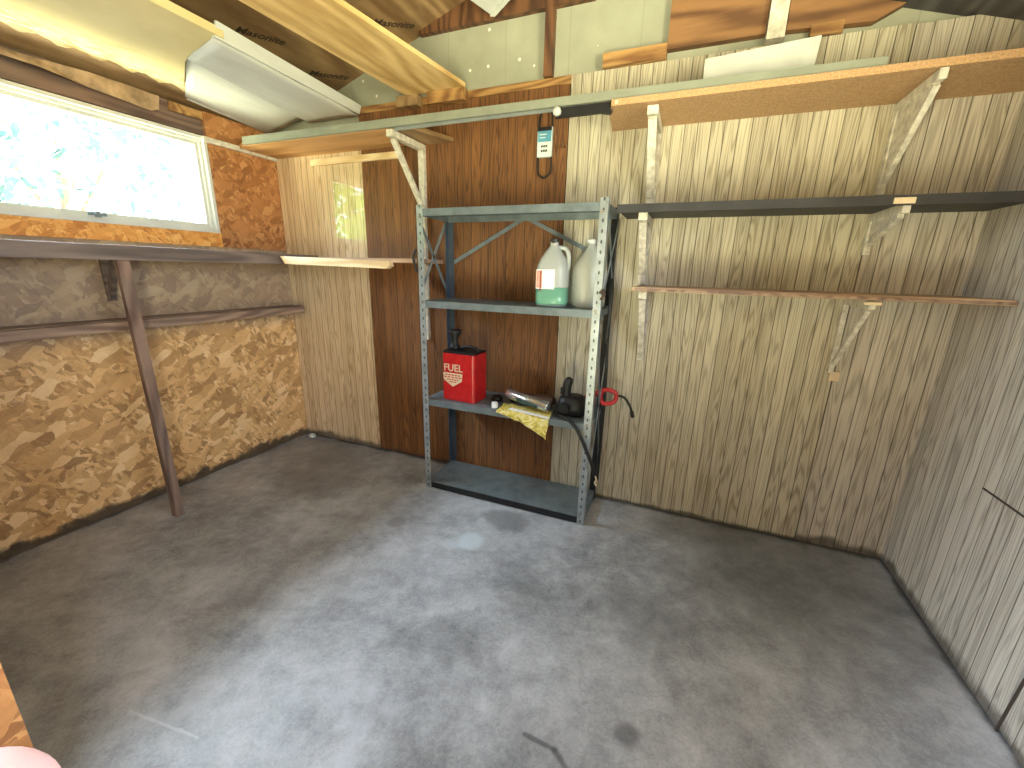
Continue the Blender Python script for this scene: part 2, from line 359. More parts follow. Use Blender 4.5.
M['rubber'] = plain('black_rubber', (.011, .010, .009), .6, var=.2, scale=30)
M['wframe'] = plain('white_vinyl_frame', (.60, .62, .60), .4, var=.06, scale=6)
M['screw'] = plain('screw_head', (.35, .33, .3), .35, .8)
n = N('red_can_paint'); f = n.noise(n.P, 30, 4, .7); M['red'] = n.set(n.ramp(f, [(.3, (.38, .008, .010)), (.7, (.56, .018, .02))]), .33)
M['redplastic'] = plain('red_plastic', (.50, .02, .025), .4)
M['cream'] = plain('cream_print', (.72, .58, .40), .5, var=.06)
M['ink'] = plain('dark_ink', (.055, .038, .028), .7, var=.1)
M['silver'] = plain('silver_foil', (.62, .64, .62), .22, .85, var=.12, scale=30)
M['tealtube'] = plain('dark_teal_label', (.03, .075, .07), .3)
M['brownleather'] = plain('brown_leather', (.085, .042, .024), .6, var=.3, scale=25)
n = N('yellow_bag_film'); f = n.noise(n.P, 20, 4, .6, 2.5); M['bag'] = n.set(n.ramp(f, [(.3, (.28, .22, .03)), (.5, (.72, .60, .12)), (.68, (.86, .80, .50))]), .35); 
M['blue'] = plain('blue_card', (.10, .34, .50), .45, var=.08)
M['card'] = plain('pale_card', (.62, .72, .74), .5, var=.05)
M['cap'] = plain('black_cap', (.02, .015, .014), .4)
n = N('milky_plastic'); n.set((.86, .90, .86), .32, IOR=1.45, Transmission_Weight=.55, Subsurface_Weight=0.0); M['milky'] = n.m
n = N('green_fluid'); n.set((.26, .62, .44), .15, Transmission_Weight=.4); M['fluid'] = n.m
M['label'] = plain('pink_print', (.74, .38, .28), .5, var=.2, scale=40)
M['labelw'] = plain('white_label', (.86, .86, .88), .4, var=.04)
n = N('window_glass'); n.set((1, 1, 1), .0, Transmission_Weight=1.0, IOR=1.05); n.m.use_nodes = True
g = n.t.nodes.new('ShaderNodeBsdfTransparent'); g.inputs[0].default_value = (.94, .97, .97, 1); gl = n.t.nodes.new('ShaderNodeBsdfGlossy'); gl.inputs['Roughness'].default_value = .02
mx = n.t.nodes.new('ShaderNodeMixShader'); mx.inputs[0].default_value = .06
n.t.links.new(g.outputs[0], mx.inputs[1]); n.t.links.new(gl.outputs[0], mx.inputs[2]); n.t.links.new(mx.outputs[0], n.out.inputs[0]); M['glass'] = n.m
def leafmat(name, a, b):
    n = N(name); f = n.noise(n.P, 2.2, 3); c = n.ramp(f, [(.35, a), (.65, b)]); n.set(c, .5)
    tr = n.t.nodes.new('ShaderNodeBsdfTranslucent'); n._in(tr.inputs[0], c); mx = n.t.nodes.new('ShaderNodeMixShader'); mx.inputs[0].default_value = .5
    n.t.links.new(n.b.outputs[0], mx.inputs[1]); n.t.links.new(tr.outputs[0], mx.inputs[2]); n.t.links.new(mx.outputs[0], n.out.inputs[0]); return n.m
M['leaf'] = leafmat('leaves', (.05, .085, .03), (.13, .16, .07)); M['leaf2'] = leafmat('bright_leaves', (.055, .11, .11), (.12, .18, .19))
M['bark'] = plain('bark', (.16, .12, .09), .9)
M['grass'] = plain('lawn', (.30, .42, .12), .9, var=.2, scale=3)
n = N('skin'); n.set((.86, .52, .50), .55, Subsurface_Weight=.25, Subsurface_Radius=(1.0, .3, .2), Subsurface_Scale=.008); M['skin'] = n.m
M['nail'] = plain('nail', (.85, .6, .55), .3)

def ST(o): return tag(o, kind='structure')
# ------------------------------------------------------------ the room
ST(box('floor', M['concrete'], -.1, WX+.1, YF-.1, .1, -.08, 0))
WY0, WY1, WZ0, WZ1 = -1.68, -.43, 1.375, 1.862        # window opening in the left wall
wl = ST(box('wall_left', M['osb'], -.1, 0, YF-.1, 0, 0, WZ0-.075))
def wpart(name, m, *b): return box(name, m, *b, parent=wl)
wpart('window_board', M['osb_up'], -.1, 0, WY1+.012, 0, WZ0-.074, 1.99)
wpart('end_board', M['osb_up'], -.1, 0, YF-.1, WY0-.012, WZ0-.074, 1.99)
n = N('glowing_osb')   # board strip below the window, its orange glow of window light put into the colour
M['osb_glow'] = osb('osb_glow_strip', 'yz', [(.45, .16, .03), (.70, .30, .06), (.85, .44, .12), (.92, .58, .22)], 6, lowdamp=False, scale=1.6)
wpart('sill_board', M['osb_glow'], -.1, 0, WY0-.012, WY1+.012, WZ0-.074, WZ0)
bm = bmesh.new(); bx(bm, -.09, -.012, WY0-.01, WY1+.004, WZ1, 1.99)
wpart_h = mk('header_board', bm, M['header'], wl)
box('header_lip', M['header'], -.012, .006, WY0, WY1-.01, 1.868, 1.932, parent=wl)
box('cripple_block', M['block'], -.012, -.002, -.58, WY1+.01, 1.945, 1.985, parent=wl)
box('trim_ledge', M['offwhite'], 0, .022, WY1-.02, -.002, 1.835, 1.862, parent=wl, bevel=.002)

wb = ST(box('wall_back', M['ply_deck'], -.1, WX+.1, .02, .1, 0, 2.0))
def sheet(name, m, x0, x1, z0, z1, y0=-.0):
    return box(name, m, x0, x1, y0, .02, z0, z1, parent=wb)
sheet('panel_sheet', M['oak1'], 0, .6755, .004, 1.99)
sheet('panel_sheet', M['walnut'], .6785, 1.8955, .006, 2.032)
sheet('panel_sheet', M['oak2'], 1.8985, 3.1155, .004, 2.066)
sheet('panel_sheet', M['oak3'], 3.1185, WX, .004, 2.062)
sheet('top_plate', M['block'], .55, 1.93, 2.035, 2.068, .003)
RZ, RS = 2.01, .31
def rz(x): return RZ + RS*min(x, WX-x)
bm = bmesh.new(); prism(bm, [(-.05, .021, 1.98), (WX+.05, .021, 1.98), (WX+.05, .021, 2.0), (WX/2, .021, rz(WX/2)+.05), (-.05, .021, 2.0)], (0, .05, 0)); mk('gable_siding', bm, M['gable'], wb)
box('king_post', M['stud'], WX/2+.045, WX/2+.085, -.02, .02, 2.069, rz(WX/2)-.03, parent=wb)
bm = bmesh.new(); prism(bm, [(1.10, -.012, 2.337), (1.98, -.012, 2.337), (2.15, -.012, 2.40), (WX/2, -.012, rz(WX/2)), (1.10, -.012, rz(1.10))], (0, .032, 0)); mk('gusset_board', bm, M['stud'], wb)
box('gable_stud', M['offwhite'], 2.655, 2.715, -.045, .02, 2.068, 2.24, parent=wb)
bm = bmesh.new(); bx(bm, 2.30, 2.652, -.014, .02, 2.10, 2.32)
mk('gable_board', bm, M['ply_red'], wb)
bm = bmesh.new(); prism(bm, [(2.72, -.014, 2.10), (2.99, -.014, 2.085), (3.07, -.014, 2.125), (2.72, -.014, 2.23)], (0, .034, 0)); mk('gable_board', bm, M['ply_red'], wb)

DY0, DY1 = -2.15, -1.18                                   # open side door in the right wall
wr = ST(box('wall_right', M['oakR'], WX, WX+.02, -.775, .02, .006, 2.06))
bm = bmesh.new(); prism(bm, [(WX, -.784, .012), (WX, -.855, .004), (WX, DY1, .004), (WX, DY1, .572), (WX, -.784, .572)], (.02, 0, 0)); mk('panel_patch', bm, M['oakR'], wr)
box('panel_sheet', M['oakR'], WX, WX+.02, DY1, -.775, .580, 2.06, parent=wr)
box('backing_board', M['ink'], WX+.02, WX+.05, DY1, .1, 0, 2.06, parent=wr)
box('panel_sheet', M['oakR'], WX, WX+.05, YF-.1, DY0, 0, 2.06, parent=wr)
box('panel_sheet', M['oakR'], WX, WX+.05, DY0, DY1, 0, 1.15, parent=wr)
box('door_lintel', M['header'], WX, WX+.05, DY0, DY1, 1.97, 2.06, parent=wr)
bm = bmesh.new(); beam(bm, (WX-.0015, -.43, .577), (WX-.0015, DY1, .588), .006, .004)     # open joint between sheets
mk('sheet_joint', bm, M['ink'], wr)
bm = bmesh.new(); beam(bm, (WX-.0015, -.779, .0), (WX-.0015, -.822, .578), .004, .007); mk('sheet_joint', bm, M['ink'], wr)

wf = ST(box('wall_front', M['osb_front'], -.1, 2.0, YF-.06, YF, 0, 2.0))
box('front_board', M['osb_front'], 2.40, WX+.05, YF-.06, YF, 0, 2.0, parent=wf)
box('front_lintel', M['osb_front'], 2.0, 2.40, YF-.06, YF, 1.95, 2.0, parent=wf)
bm = bmesh.new(); prism(bm, [(-.05, YF, 2.0), (WX+.05, YF, 2.0), (WX/2, YF, rz(WX/2)+.03)], (0, -.05, 0)); mk('front_gable', bm, M['gable'], wf)
# ceiling: roof decking in two slopes with stamped plywood
bm = bmesh.new()
prism(bm, [(-.12, YF-.1, rz(-.12)), (WX/2, YF-.1, rz(WX/2)), (WX/2, YF-.1, rz(WX/2)+.03), (-.12, YF-.1, rz(-.12)+.03)], (0, -YF+.2, 0))
ce = ST(mk('ceiling', bm, M['ply_deck']))
bm = bmesh.new()
prism(bm, [(WX+.4, YF-.1, rz(-.4)), (WX/2, YF-.1, rz(WX/2)), (WX/2, YF-.1, rz(WX/2)+.03), (WX+.4, YF-.1, rz(-.4)+.03)], (0, -YF+.2, 0))  # eave lengthened, out of view, to cut high light into the side opening
mk('roof_deck', bm, wood('dark_roof_boards', 'y', (.10, .095, .10), (.05, .045, .05), 110, 4), ce)
box('ridge_beam', M['stud'], WX/2-.02, WX/2+.02, YF, -.02, rz(WX/2)-.09, rz(WX/2)-.005, parent=ce)
sl = math.atan(RS)
# the stamp reads along +y-ish seen from below
def stamp(p0, p1, size):
    a, b = (Vector((q[0], q[1], rz(q[0])-.003)) for q in (p0, p1)); X = (b-a).normalized(); Z = Vector((RS, 0, -1)).normalized(); Y = Z.cross(X)
    m = Matrix((X, Y, Z)).transposed()
    o = text('stamp', 'Masonite', M['ink'], a, m.to_euler(), size, ce, shear=.3); o['label'] = 'dark printed stamp on roof plywood'
stamp((.972, -.213), (1.1, -.043), .056); stamp((.53, -.191), (.638, .013), .056); stamp((.55, -.60), (.61, -.426), .056)
# ------------------------------------------------------------ window
wi = ST(bpy.data.objects.new('window_1', None)); C.objects.link(wi)
def ring(bm, x0, x1, y0, y1, z0, z1, t):
    bx(bm, x0, x1, y0, y1, z0, z0+t); bx(bm, x0, x1, y0, y1, z1-t, z1)
    bx(bm, x0, x1, y0, y0+t, z0+t, z1-t); bx(bm, x0, x1, y1-t, y1, z0+t, z1-t)
bm = bmesh.new(); ring(bm, -.075, .012, WY0, WY1, WZ0, WZ1, .016); ring(bm, -.07, -.006, WY0+.016, WY1-.016, WZ0+.016, WZ1-.016, .014); mk('window_frame', bm, M['wframe'], wi)
bm = bmesh.new(); ring(bm, -.055, -.018, WY0+.03, WY1-.03, WZ0+.03, WZ1-.03, .016); mk('sash', bm, M['wframe'], wi)
box('pane', M['glass'], -.04, -.036, WY0+.04, WY1-.04, WZ0+.04, WZ1-.04, parent=wi)
bm = bmesh.new(); bx(bm, -.018, .0, -.99, -.93, WZ0+.03, WZ0+.044); bx(bm, -.0, .012, -.975, -.955, WZ0+.024, WZ0+.05); mk('latch', bm, M['steel'], wi)

# ------------------------------------------------------------ outside
def tree(name, label, x, y, zt, R, nleaf, m, sz=.10, trunk=True):
    t = empty(name, label, 'tree', 'trees outside the window'); rnd = random.Random(int(x*100+y*37)); bm = bmesh.new()
    lobes = [(Vector((x+rnd.uniform(-.7, .7)*R, y+rnd.uniform(-.9, .9)*R, zt+rnd.uniform(-.6, .5)*R)), rnd.uniform(.35, .6)*R) for _ in range(9)]
    for i in range(nleaf):
        c, r = rnd.choice(lobes); d = Vector((rnd.gauss(0, 1), rnd.gauss(0, 1), rnd.gauss(0, 1))).normalized()
        p = c + d*r*rnd.uniform(.55, 1.0); a = Vector((rnd.gauss(0, 1), rnd.gauss(0, 1), rnd.gauss(0, 1))).normalized(); b = a.orthogonal().normalized()
        s = sz*rnd.uniform(.6, 1.3); q = [p-a*s, p+b*s*.4, p+a*s, p-b*s*.4]
        bm.faces.new([bm.verts.new(v) for v in q])
    o = mk('foliage', bm, m, t)
    bm = bmesh.new(); tube(bm, [(x, y, -.3), (x+.1, y, zt*.5), (x, y+.1, zt)], .11, 8, .05)
    for k in range(5):
        a = k*1.3; tube(bm, [(x, y, zt*.55), (x+math.cos(a)*R*.4, y+math.sin(a)*R*.4, zt+.1*R*k)], .04, 6, .015)
    mk('trunk', bm, M['bark'], t)
tree('garden_tree', 'yellow-green leafy tree outside the window at its left', -4.6, -2.6, 2.6, 1.25, 1300, M['leaf'])
tree('garden_tree', 'blue-green leafy tree outside the window at its right', -5.6, 1.2, 2.7, 1.9, 1900, M['leaf2'])

M['leaf3'] = leafmat('lime_leaves', (.12, .34, .02), (.34, .58, .06))
tree('garden_tree', 'lime-green tree out in the garden, mirrored in the pale wall panel', -4.7, -6.3, 2.4, 2.1, 4000, M['leaf3'], .13)

# ------------------------------------------------------------ overhead pieces
# yellow insulation board lying flat over the left side
bm = bmesh.new(); nx, ny = 22, 60; grid = []
for i in range(nx+1):
    row = []
    for j in range(ny+1):
        x = .035 + .72*i/nx; ye = -.50 - .24*min(1, x/.42) - .06*max(0, (x-.42)/.33); y = YF+.03 + (ye - (YF+.03))*j/ny
        z = 2.034; tr = max(0, 1-(x-.035)/.16)
        if i == 0: x += .012*math.sin(y*31)+.01*math.sin(y*77)
        z += tr*.006*math.sin(y*55+x*40)
        row.append(bm.verts.new((x, y, z)))
    grid.append(row)
for i in range(nx):
    for j in range(ny): bm.faces.new((grid[i][j], grid[i+1][j], grid[i+1][j+1], grid[i][j+1]))
r = bmesh.ops.extrude_face_region(bm, geom=bm.faces[:]); vs_ = [g for g in r['geom'] if isinstance(g, bmesh.types.BMVert)]
for v in vs_: v.co.z += .03; v.co.x = max(v.co.x, .16)
tag(mk('insulation_board', bm, M['yellow']), 'yellow insulation board with crumbling edge lying overhead above the window', 'insulation board')
# dirty rafter chord holding it, at the top-left corner
t = tag(box('roof_joist', M['greywood'], .02, WX-.02, -1.27, -1.23, 2.072, 2.16), 'weathered grey roof joist crossing above the window end, top-left corner', 'joist')
# long loose plywood strip
bm = bmesh.new(); prism(bm, [(.895, YF+.05, 2.069), (1.115, YF+.05, 2.069), (1.375, -.035, 2.069), (1.03, -.035, 2.069)], (0, 0, .019))
p_ = tag(mk('plywood_strip', bm, M['ply']), 'long light plywood strip lying overhead, one end on the back wall plate', 'plywood strip')
bm = bmesh.new(); bx(bm, .975, 1.10, -.05, -.001, 2.02, 2.068); tag(mk('lumber_block', bm, M['ply_deck'] ), 'plywood-coloured wood block on the back wall plate under strip end, left one', 'wood block', None)
bm = bmesh.new(); bx(bm, 1.16, 1.37, -.05, -.001, 2.015, 2.068); tag(mk('lumber_block', bm, M['block']), 'orange-brown wood block on the back wall plate at strip end, right one', 'wood block')
bm = bmesh.new(); bx(bm, 2.04, 2.30, -.028, .016, 2.067, 2.118); tag(mk('lumber_block', bm, M['block']), 'brown wood block on panelling top, between king post and orange-brown gable board', 'wood block')
bm = bmesh.new(); bx(bm, 2.80, 2.90, -.02, .018, 2.067, 2.083+.02); tag(mk('lumber_block', bm, M['block']), 'short reddish wood block on panelling top, beside white foam board', 'wood block')

# folded white sheets above the left shelf
def slab(bm, q, th=.006):   # q: 4 points of the underside, thickened upwards
    hexa(bm, [Vector(p) for p in q] + [Vector(p)+Vector((0, 0, th)) for p in q])
def strip(bm, rows, th):
    lo = [[bm.verts.new(p) for p in r] for r in rows]; hi = [[bm.verts.new(p+Vector((0, 0, th))) for p in r] for r in rows]
    a, b = len(rows)-1, len(rows[0])-1
    for i in range(a):
        for j in range(b):
            bm.faces.new((lo[i][j], lo[i][j+1], lo[i+1][j+1], lo[i+1][j])); bm.faces.new((hi[i][j], hi[i+1][j], hi[i+1][j+1], hi[i][j+1]))
    for i in range(a):
        bm.faces.new((lo[i][0], lo[i+1][0], hi[i+1][0], hi[i][0])); bm.faces.new((lo[i+1][b], lo[i][b], hi[i][b], hi[i+1][b]))
    for j in range(b):
        bm.faces.new((lo[0][j+1], lo[0][j], hi[0][j], hi[0][j+1])); bm.faces.new((lo[a][j], lo[a][j+1], hi[a][j+1], hi[a][j]))
def trough(prof, near, far, zn, zf, seed):
    """sheet bent to profile (s, dz) running from the near line to the far line of end points"""
    out = []
    for k_, (s_, dz) in enumerate(prof):
        a = Vector(near[0]).lerp(Vector(near[1]), s_); b = Vector(far[0]).lerp(Vector(far[1]), s_); r = []
        for q in range(15):
            p = a.lerp(b, q/14); p = Vector((p.x, p.y, zn + (zf-zn)*q/14 + dz)) + Vector((0, 0, noise.noise(Vector((p.x*6+seed, p.y*2.5, 0)))*.006)); r.append(p)
        out.append(r)
    return out
t = empty('folded_foam_sheet', 'dull white folded sheet lying on left wall top, left of the pair', 'foam sheet')
bm = bmesh.new()
strip(bm, trough([(0, .018), (.03, .004), (.07, 0), (.12, .006), (.3, .022), (.42, .024), (.6, .040), (.8, .050), (1, .056)], ((.004, -.50), (.45, -.745)), ((.004, -.035), (.36, -.035)), 2.016, 1.983, 1), .004)
mk('sheet', bm, M['vinyl'], t, smooth=True)
bm = bmesh.new(); tube(bm, [(.016, -.50, 2.024), (.018, -.27, 2.006), (.018, -.035, 1.988)], .011, 10); mk('rolled_edge', bm, M['vinyl'], t, smooth=True)
t = empty('folded_foam_sheet', 'brighter white folded sheet with upturned lip overhead, right of the pair', 'foam sheet')
bm = bmesh.new()
strip(bm, trough([(0, .018), (.03, .004), (.08, 0), (.3, .003), (.6, .002), (.9, 0), (1, .004)], ((.44, -.75), (.735, -.83)), ((.33, -.03), (.70, -.03)), 2.026, 2.008, 5), .004)
mk('sheet', bm, M['vinyl'], t, smooth=True)
bm = bmesh.new(); hexa(bm, [(.736, -.83, 2.028), (.746, -.83, 2.028), (.712, -.03, 2.020), (.702, -.03, 2.020), (.752, -.83, 2.078), (.762, -.83, 2.078), (.728, -.03, 2.060), (.718, -.03, 2.060)]); mk('lip', bm, M['vinyl'], t)
# white piece tucked under the ridge
bm = bmesh.new(); prism(bm, [(1.44, -.20, 2.355), (1.505, -.03, 2.345), (1.57, -.03, 2.36), (1.76, -.16, 2.42), (1.74, -.32, 2.42)], (0, 0, .008))
prism(bm, [(1.505, -.035, 2.335), (1.525, -.025, 2.335), (1.78, -.14, 2.41), (1.76, -.15, 2.41)], (0, 0, .02))
tag(mk('white_offcut', bm, M['vinyl']), 'pale folded offcut tucked under the roof ridge left of the king post', 'offcut')
# torn paper hanging over the window header
bm = bmesh.new(); top = [(-1.5, 1.975), (-1.2, 1.97), (-1.05, 1.975), (-.9, 1.985), (-.75, 1.99), (-.66, 1.985), (-.63, 1.985)]
bot = [(-1.5, 1.95), (-1.2, 1.945), (-1.05, 1.94), (-.9, 1.925), (-.80, 1.915), (-.68, 1.905), (-.64, 1.925)]
rows = [[Vector((.014+.006*math.sin(y*19), y, z)) for y, z in top], [Vector((.024+.008*math.sin(y*23), y, z)) for y, z in bot]]
def sheet3(bm, rows, off):
    lo = [[bm.verts.new(p) for p in r] for r in rows]; hi = [[bm.verts.new(p+Vector(off)) for p in r] for r in rows]
    a, b = len(rows)-1, len(rows[0])-1
    for i in range(a):
        for j in range(b):
            bm.faces.new((lo[i][j], lo[i][j+1], lo[i+1][j+1], lo[i+1][j])); bm.faces.new((hi[i][j], hi[i+1][j], hi[i+1][j+1], hi[i][j+1]))
    for i in range(a): bm.faces.new((lo[i][0], lo[i+1][0], hi[i+1][0], hi[i][0])); bm.faces.new((lo[i+1][b], lo[i][b], hi[i][b], hi[i+1][b]))
    for j in range(b): bm.faces.new((lo[0][j+1], lo[0][j], hi[0][j], hi[0][j+1])); bm.faces.new((lo[a][j], lo[a][j+1], hi[a][j+1], hi[a][j]))
sheet3(bm, rows, (.002, 0, 0)); tag(mk('torn_paper', bm, M['paper']), 'torn tan building paper hanging over the window header', 'paper')

# ------------------------------------------------------------ wall shelves
def bracket(parent, x, ztop, zbot, depth, wdt=.036, face=.025, solid=True, m='offwhite', back=True, tip=True):
    b = bpy.data.objects.new('bracket', None); C.objects.link(b); b.parent = parent
    b['label'] = 'chipped white wooden bracket'
    box('upright', M[m], x-wdt/2, x+wdt/2, -face, -.001, zbot, ztop, parent=b, bevel=.002)
    box('arm', M[m], x-wdt/2, x+wdt/2, -depth, -face, ztop-.03, ztop, parent=b, bevel=.002)
    bm = bmesh.new(); beam(bm, (x, -depth+.03, ztop-.034), (x, -face-.004, zbot+.04), wdt*.8, .016, (0, 1, 0)); mk('diagonal', bm, M[m], b)
    if solid:
        bm = bmesh.new(); prism(bm, [(x-.006, -face, ztop-.03), (x-.006, -depth+.03, ztop-.03), (x-.006, -face, zbot+.06)], (.012, 0, 0)); mk('gusset_plate', bm, M[m], b)
    return b
# left wall: deep shelf with a leg
t = empty('left_wall_shelf', 'grey weathered shelf below the window, propped on one slim leg', 'shelf')
box('board', M['greywood'], .002, .28, YF+.02, -.003, 1.245, 1.272, parent=t)
box('fascia', M['greywood'], .28, .302, YF+.02, -.232, 1.214, 1.274, parent=t, bevel=.002)
bm = bmesh.new(); hexa(bm, [(.279, -1.066, 0), (.315, -1.066, 0), (.315, -1.03, 0), (.279, -1.03, 0), (.284, -1.075, 1.213), (.304, -1.075, 1.213), (.304, -1.03, 1.213), (.284, -1.03, 1.213)]); mk('leg', bm, M['legwood'], t)
b = bpy.data.objects.new('bracket', None); C.objects.link(b); b.parent = t
bm = bmesh.new(); beam(bm, (.012, -.985, 1.05), (.20, -1.03, 1.236), .03, .02, (0, 1, 0)); bx(bm, .001, .014, -1.0, -.965, 1.03, 1.244); mk('diagonal', bm, M['greywood'], b)
# middle rail on left wall
t = empty('wall_rail', 'brown lumber ledge on the left wall below the grey shelf', 'ledge')
box('ledge', M['rail'], .001, .10, YF+.02, -.012, .927, .948, parent=t, bevel=.002)
box('rail', M['rail'], .10, .138, YF+.02, -.03, .902, .945, parent=t, bevel=.003)
# back-left shelf with pale batten
t = empty('corner_shelf', 'brown corner shelf edged with a pale batten, left of the metal shelving', 'shelf')
box('board', M['shelfedge'], .304, 1.225, -.28, -.028, 1.236, 1.256, parent=t)
bm = bmesh.new(); prism(bm, [(.345, -.31, 1.216), (1.06, -.31, 1.204), (1.085, -.31, 1.218), (1.075, -.31, 1.240), (.31, -.31, 1.259)], (0, .029, 0)); mk('batten', bm, M['batten'], t)
# top-left shelf
t = empty('top_shelf', 'short plywood top shelf in left corner with pale bracket', 'shelf')
bm = bmesh.new(); prism(bm, [(.085, -.272, 1.85), (1.08, -.272, 1.85), (1.10, -.001, 1.85), (.002, -.001, 1.85), (.002, -.24, 1.85)], (0, 0, .022)); mk('board', bm, M['ply_shelf'], t)
bm = bmesh.new(); prism(bm, [(1.10, -.272, 1.845), (1.20, -.25, 1.845), (1.285, -.001, 1.845), (1.12, -.001, 1.845)], (0, 0, .02)); mk('end_piece', bm, M['ply_deck'], t)
bracket(t, 1.098, 1.843, 1.50, .285, .034, .028, False)
box('hanging_strip', M['offwhite'], 1.088, 1.112, -.026, -.002, .80, 1.498, parent=t, bevel=.002)
box('nailer', M['batten'], .30, .95, -.016, -.001, 1.79, 1.825, parent=t)
# top-right particle board shelf
t = empty('top_shelf', 'long particle board top shelf over the pale oak wall', 'shelf')
bm = bmesh.new(); prism(bm, [(2.145, -.30, 1.822), (WX-.003, -.30, 1.822), (WX-.003, -.001, 1.822), (2.10, -.001, 1.822), (2.12, -.2, 1.822)], (0, 0, .022)); mk('board', bm, M['particle'], t, bevel=.0015)
box('screw', M['cream'], 2.158, 2.170, -.306, -.299, 1.826, 1.838, parent=t)
bracket(t, 2.295, 1.820, 1.498, .27, .04, .025)
bracket(t, 3.12, 1.820, 1.515, .30, .022, .03)
# dark shelf
t = empty('dark_shelf', 'long charcoal laminate shelf on the back wall, beside metal shelving top', 'shelf')
bm = bmesh.new(); bx(bm, 2.20, WX-.003, -.30, -.001, 1.452, 1.472); bx(bm, 2.20, WX-.003, -.302, -.29, 1.442, 1.473); mk('board', bm, M['darkshelf'], t)
bracket(t, 2.295, 1.450, 1.165, .24, .036, .02)
b_ = bracket(t, 3.12, 1.450, 1.30, .285, .022, .03)
box('arm_end', M['cream'], 3.075, 3.13, -.308, -.302, 1.446, 1.464, parent=b_)
# step block visible half way on the left bracket
box('block', M['offwhite'], 2.277, 2.313, -.034, -.0255, 1.185, 1.32, parent=t)
# lower shelf
t = empty('lower_shelf', 'thin reddish-brown shelf low on the oak wall, edged with pale wood', 'shelf')
box('board', M['shelfedge'], 2.286, WX-.003, -.30, -.001, 1.140, 1.158, parent=t, bevel=.001)
box('edge_strip', M['rail'], 2.30, WX-.003, -.31, -.3005, 1.143, 1.152, parent=t)
bracket(t, 2.325, 1.138, .80, .24, .034, .02)
b_ = bracket(t, 3.10, 1.138, .825, .27, .02, .02, False)
box('arm_end', M['cream'], 3.07, 3.12, -.285, -.272, 1.124, 1.134, parent=b_)
box('foot_block', M['cream'], 3.10, 3.135, -.012, -.001, .79, .83, parent=t)

# long metal bars lying on top of both top shelves
bm = bmesh.new(); bx(bm, .11, 2.50, -.322, -.302, 1.852, 1.898); bx(bm, .11, 2.5, -.302, -.25, 1.892, 1.898)
bm.free(); bm = bmesh.new()
def taperbar(bm, x0, x1, y0, y1, za0, za1, zb0, zb1):
    hexa(bm, [(x0, y0, za0), (x1, y0, zb0), (x1, y1, zb0), (x0, y1, za0), (x0, y0, za1), (x1, y0, zb1), (x1, y1, zb1), (x0, y1, za1)])
taperbar(bm, .10, 2.98, -.288, -.274, 1.853, 1.893, 1.845, 1.872); taperbar(bm, .10, 2.98, -.274, -.225, 1.873, 1.876, 1.8455, 1.848)
tag(mk('metal_channel', bm, M['greenbar']), 'long green-grey metal channel lying along the top shelves', 'metal bar')
bm = bmesh.new(); bx(bm, 1.105, 2.08, -.268, -.262, 1.838, 1.868); bx(bm, 1.105, 2.08, -.262, -.20, 1.866, 1.871)
o = mk('metal_angle', bm, M['bluebar']); tag(o, 'blue-grey metal angle bridging the gap between the top shelves', 'metal bar')
bm = bmesh.new(); bx(bm, 1.92, 2.135, -.285, -.2705, 1.808, 1.842); prism(bm, [(2.10, -.287, 1.808), (2.14, -.287, 1.80), (2.145, -.287, 1.812), (2.12, -.287, 1.842)], (0, .016, 0))
bb = empty('black_bar', 'short black plastic bar at the left end of the particle board shelf', 'bar'); mk('bar', bm, M['black'], bb)
bm = bmesh.new(); lathe(bm, [(.006, -.016), (.016, -.01), (.018, 0), (.013, .012), (.005, .018)], (1.93, -.30, 1.826), 12); mk('end_knob', bm, M['vinyl'], bb, smooth=True)['label'] = 'whitish knob'
# white foam board standing on the particle shelf and glass strip
bm = bmesh.new(); prism(bm, [(2.455, -.19, 1.846), (2.80, -.19, 1.846), (2.81, -.19, 1.995), (2.455, -.19, 1.975)], (0, .02, 0)); tag(mk('foam_board', bm, M['vinyl']), 'white foam board standing on the particle board shelf', 'foam board')
bm = bmesh.new(); bx(bm, 2.44, 2.78, -.262, -.255, 1.8485, 1.885); n = N('pale_green_glass'); n.set((.55, .68, .58), .15); tag(mk('glass_strip', bm, n.m), 'pale green strip lying in front of the white foam board', 'strip')

# ------------------------------------------------------------ metal shelving unit
U = empty('metal_shelving_unit', 'grey steel four-tier shelving unit against the brown panelling', 'shelving')
UX0, UX1, UY0, UY1, UH = 1.25, 2.165, -.305, -.012, 1.502
def post(x, y, sx, sy, m):
    bm = bmesh.new(); t_, W_ = .003, .034
    ext = (lambda a, s, w: (a, a+s*w) if s > 0 else (a-w, a))
    xa, xb = ext(x, sx, W_); ya, yb = ext(y, sy, W_)
    bx(bm, xa, xb, y if sy > 0 else y-t_, y+t_ if sy > 0 else y, 0, UH)
    bx(bm, x if sx > 0 else x-t_, x+t_ if sx > 0 else x, ya if sy < 0 else y+t_, yb if sy > 0 else y-t_, 0, UH)
    o = mk('post', bm, m, U)
    return o
def slotted(name, cx):
    n = N(name); f = n.noise(n.P, 22, 5, .6); c = n.ramp(f, [(.3, (.27, .31, .33)), (.7, (.46, .51, .54))])
    fz = n.mul(n.sub(n.m_('FRACT', n.m_('DIVIDE', n.Z, .041)), .5), .041); dx = n.mul(n.sub(n.X, cx), 1.9)
    d = n.m_('SQRT', n.add(n.mul(fz, fz), n.mul(dx, dx)))
    return n.set(n.mix(n.mul(n.m_('LESS_THAN', d, .008), .85), c, (.05, .05, .05)), .36, .5)
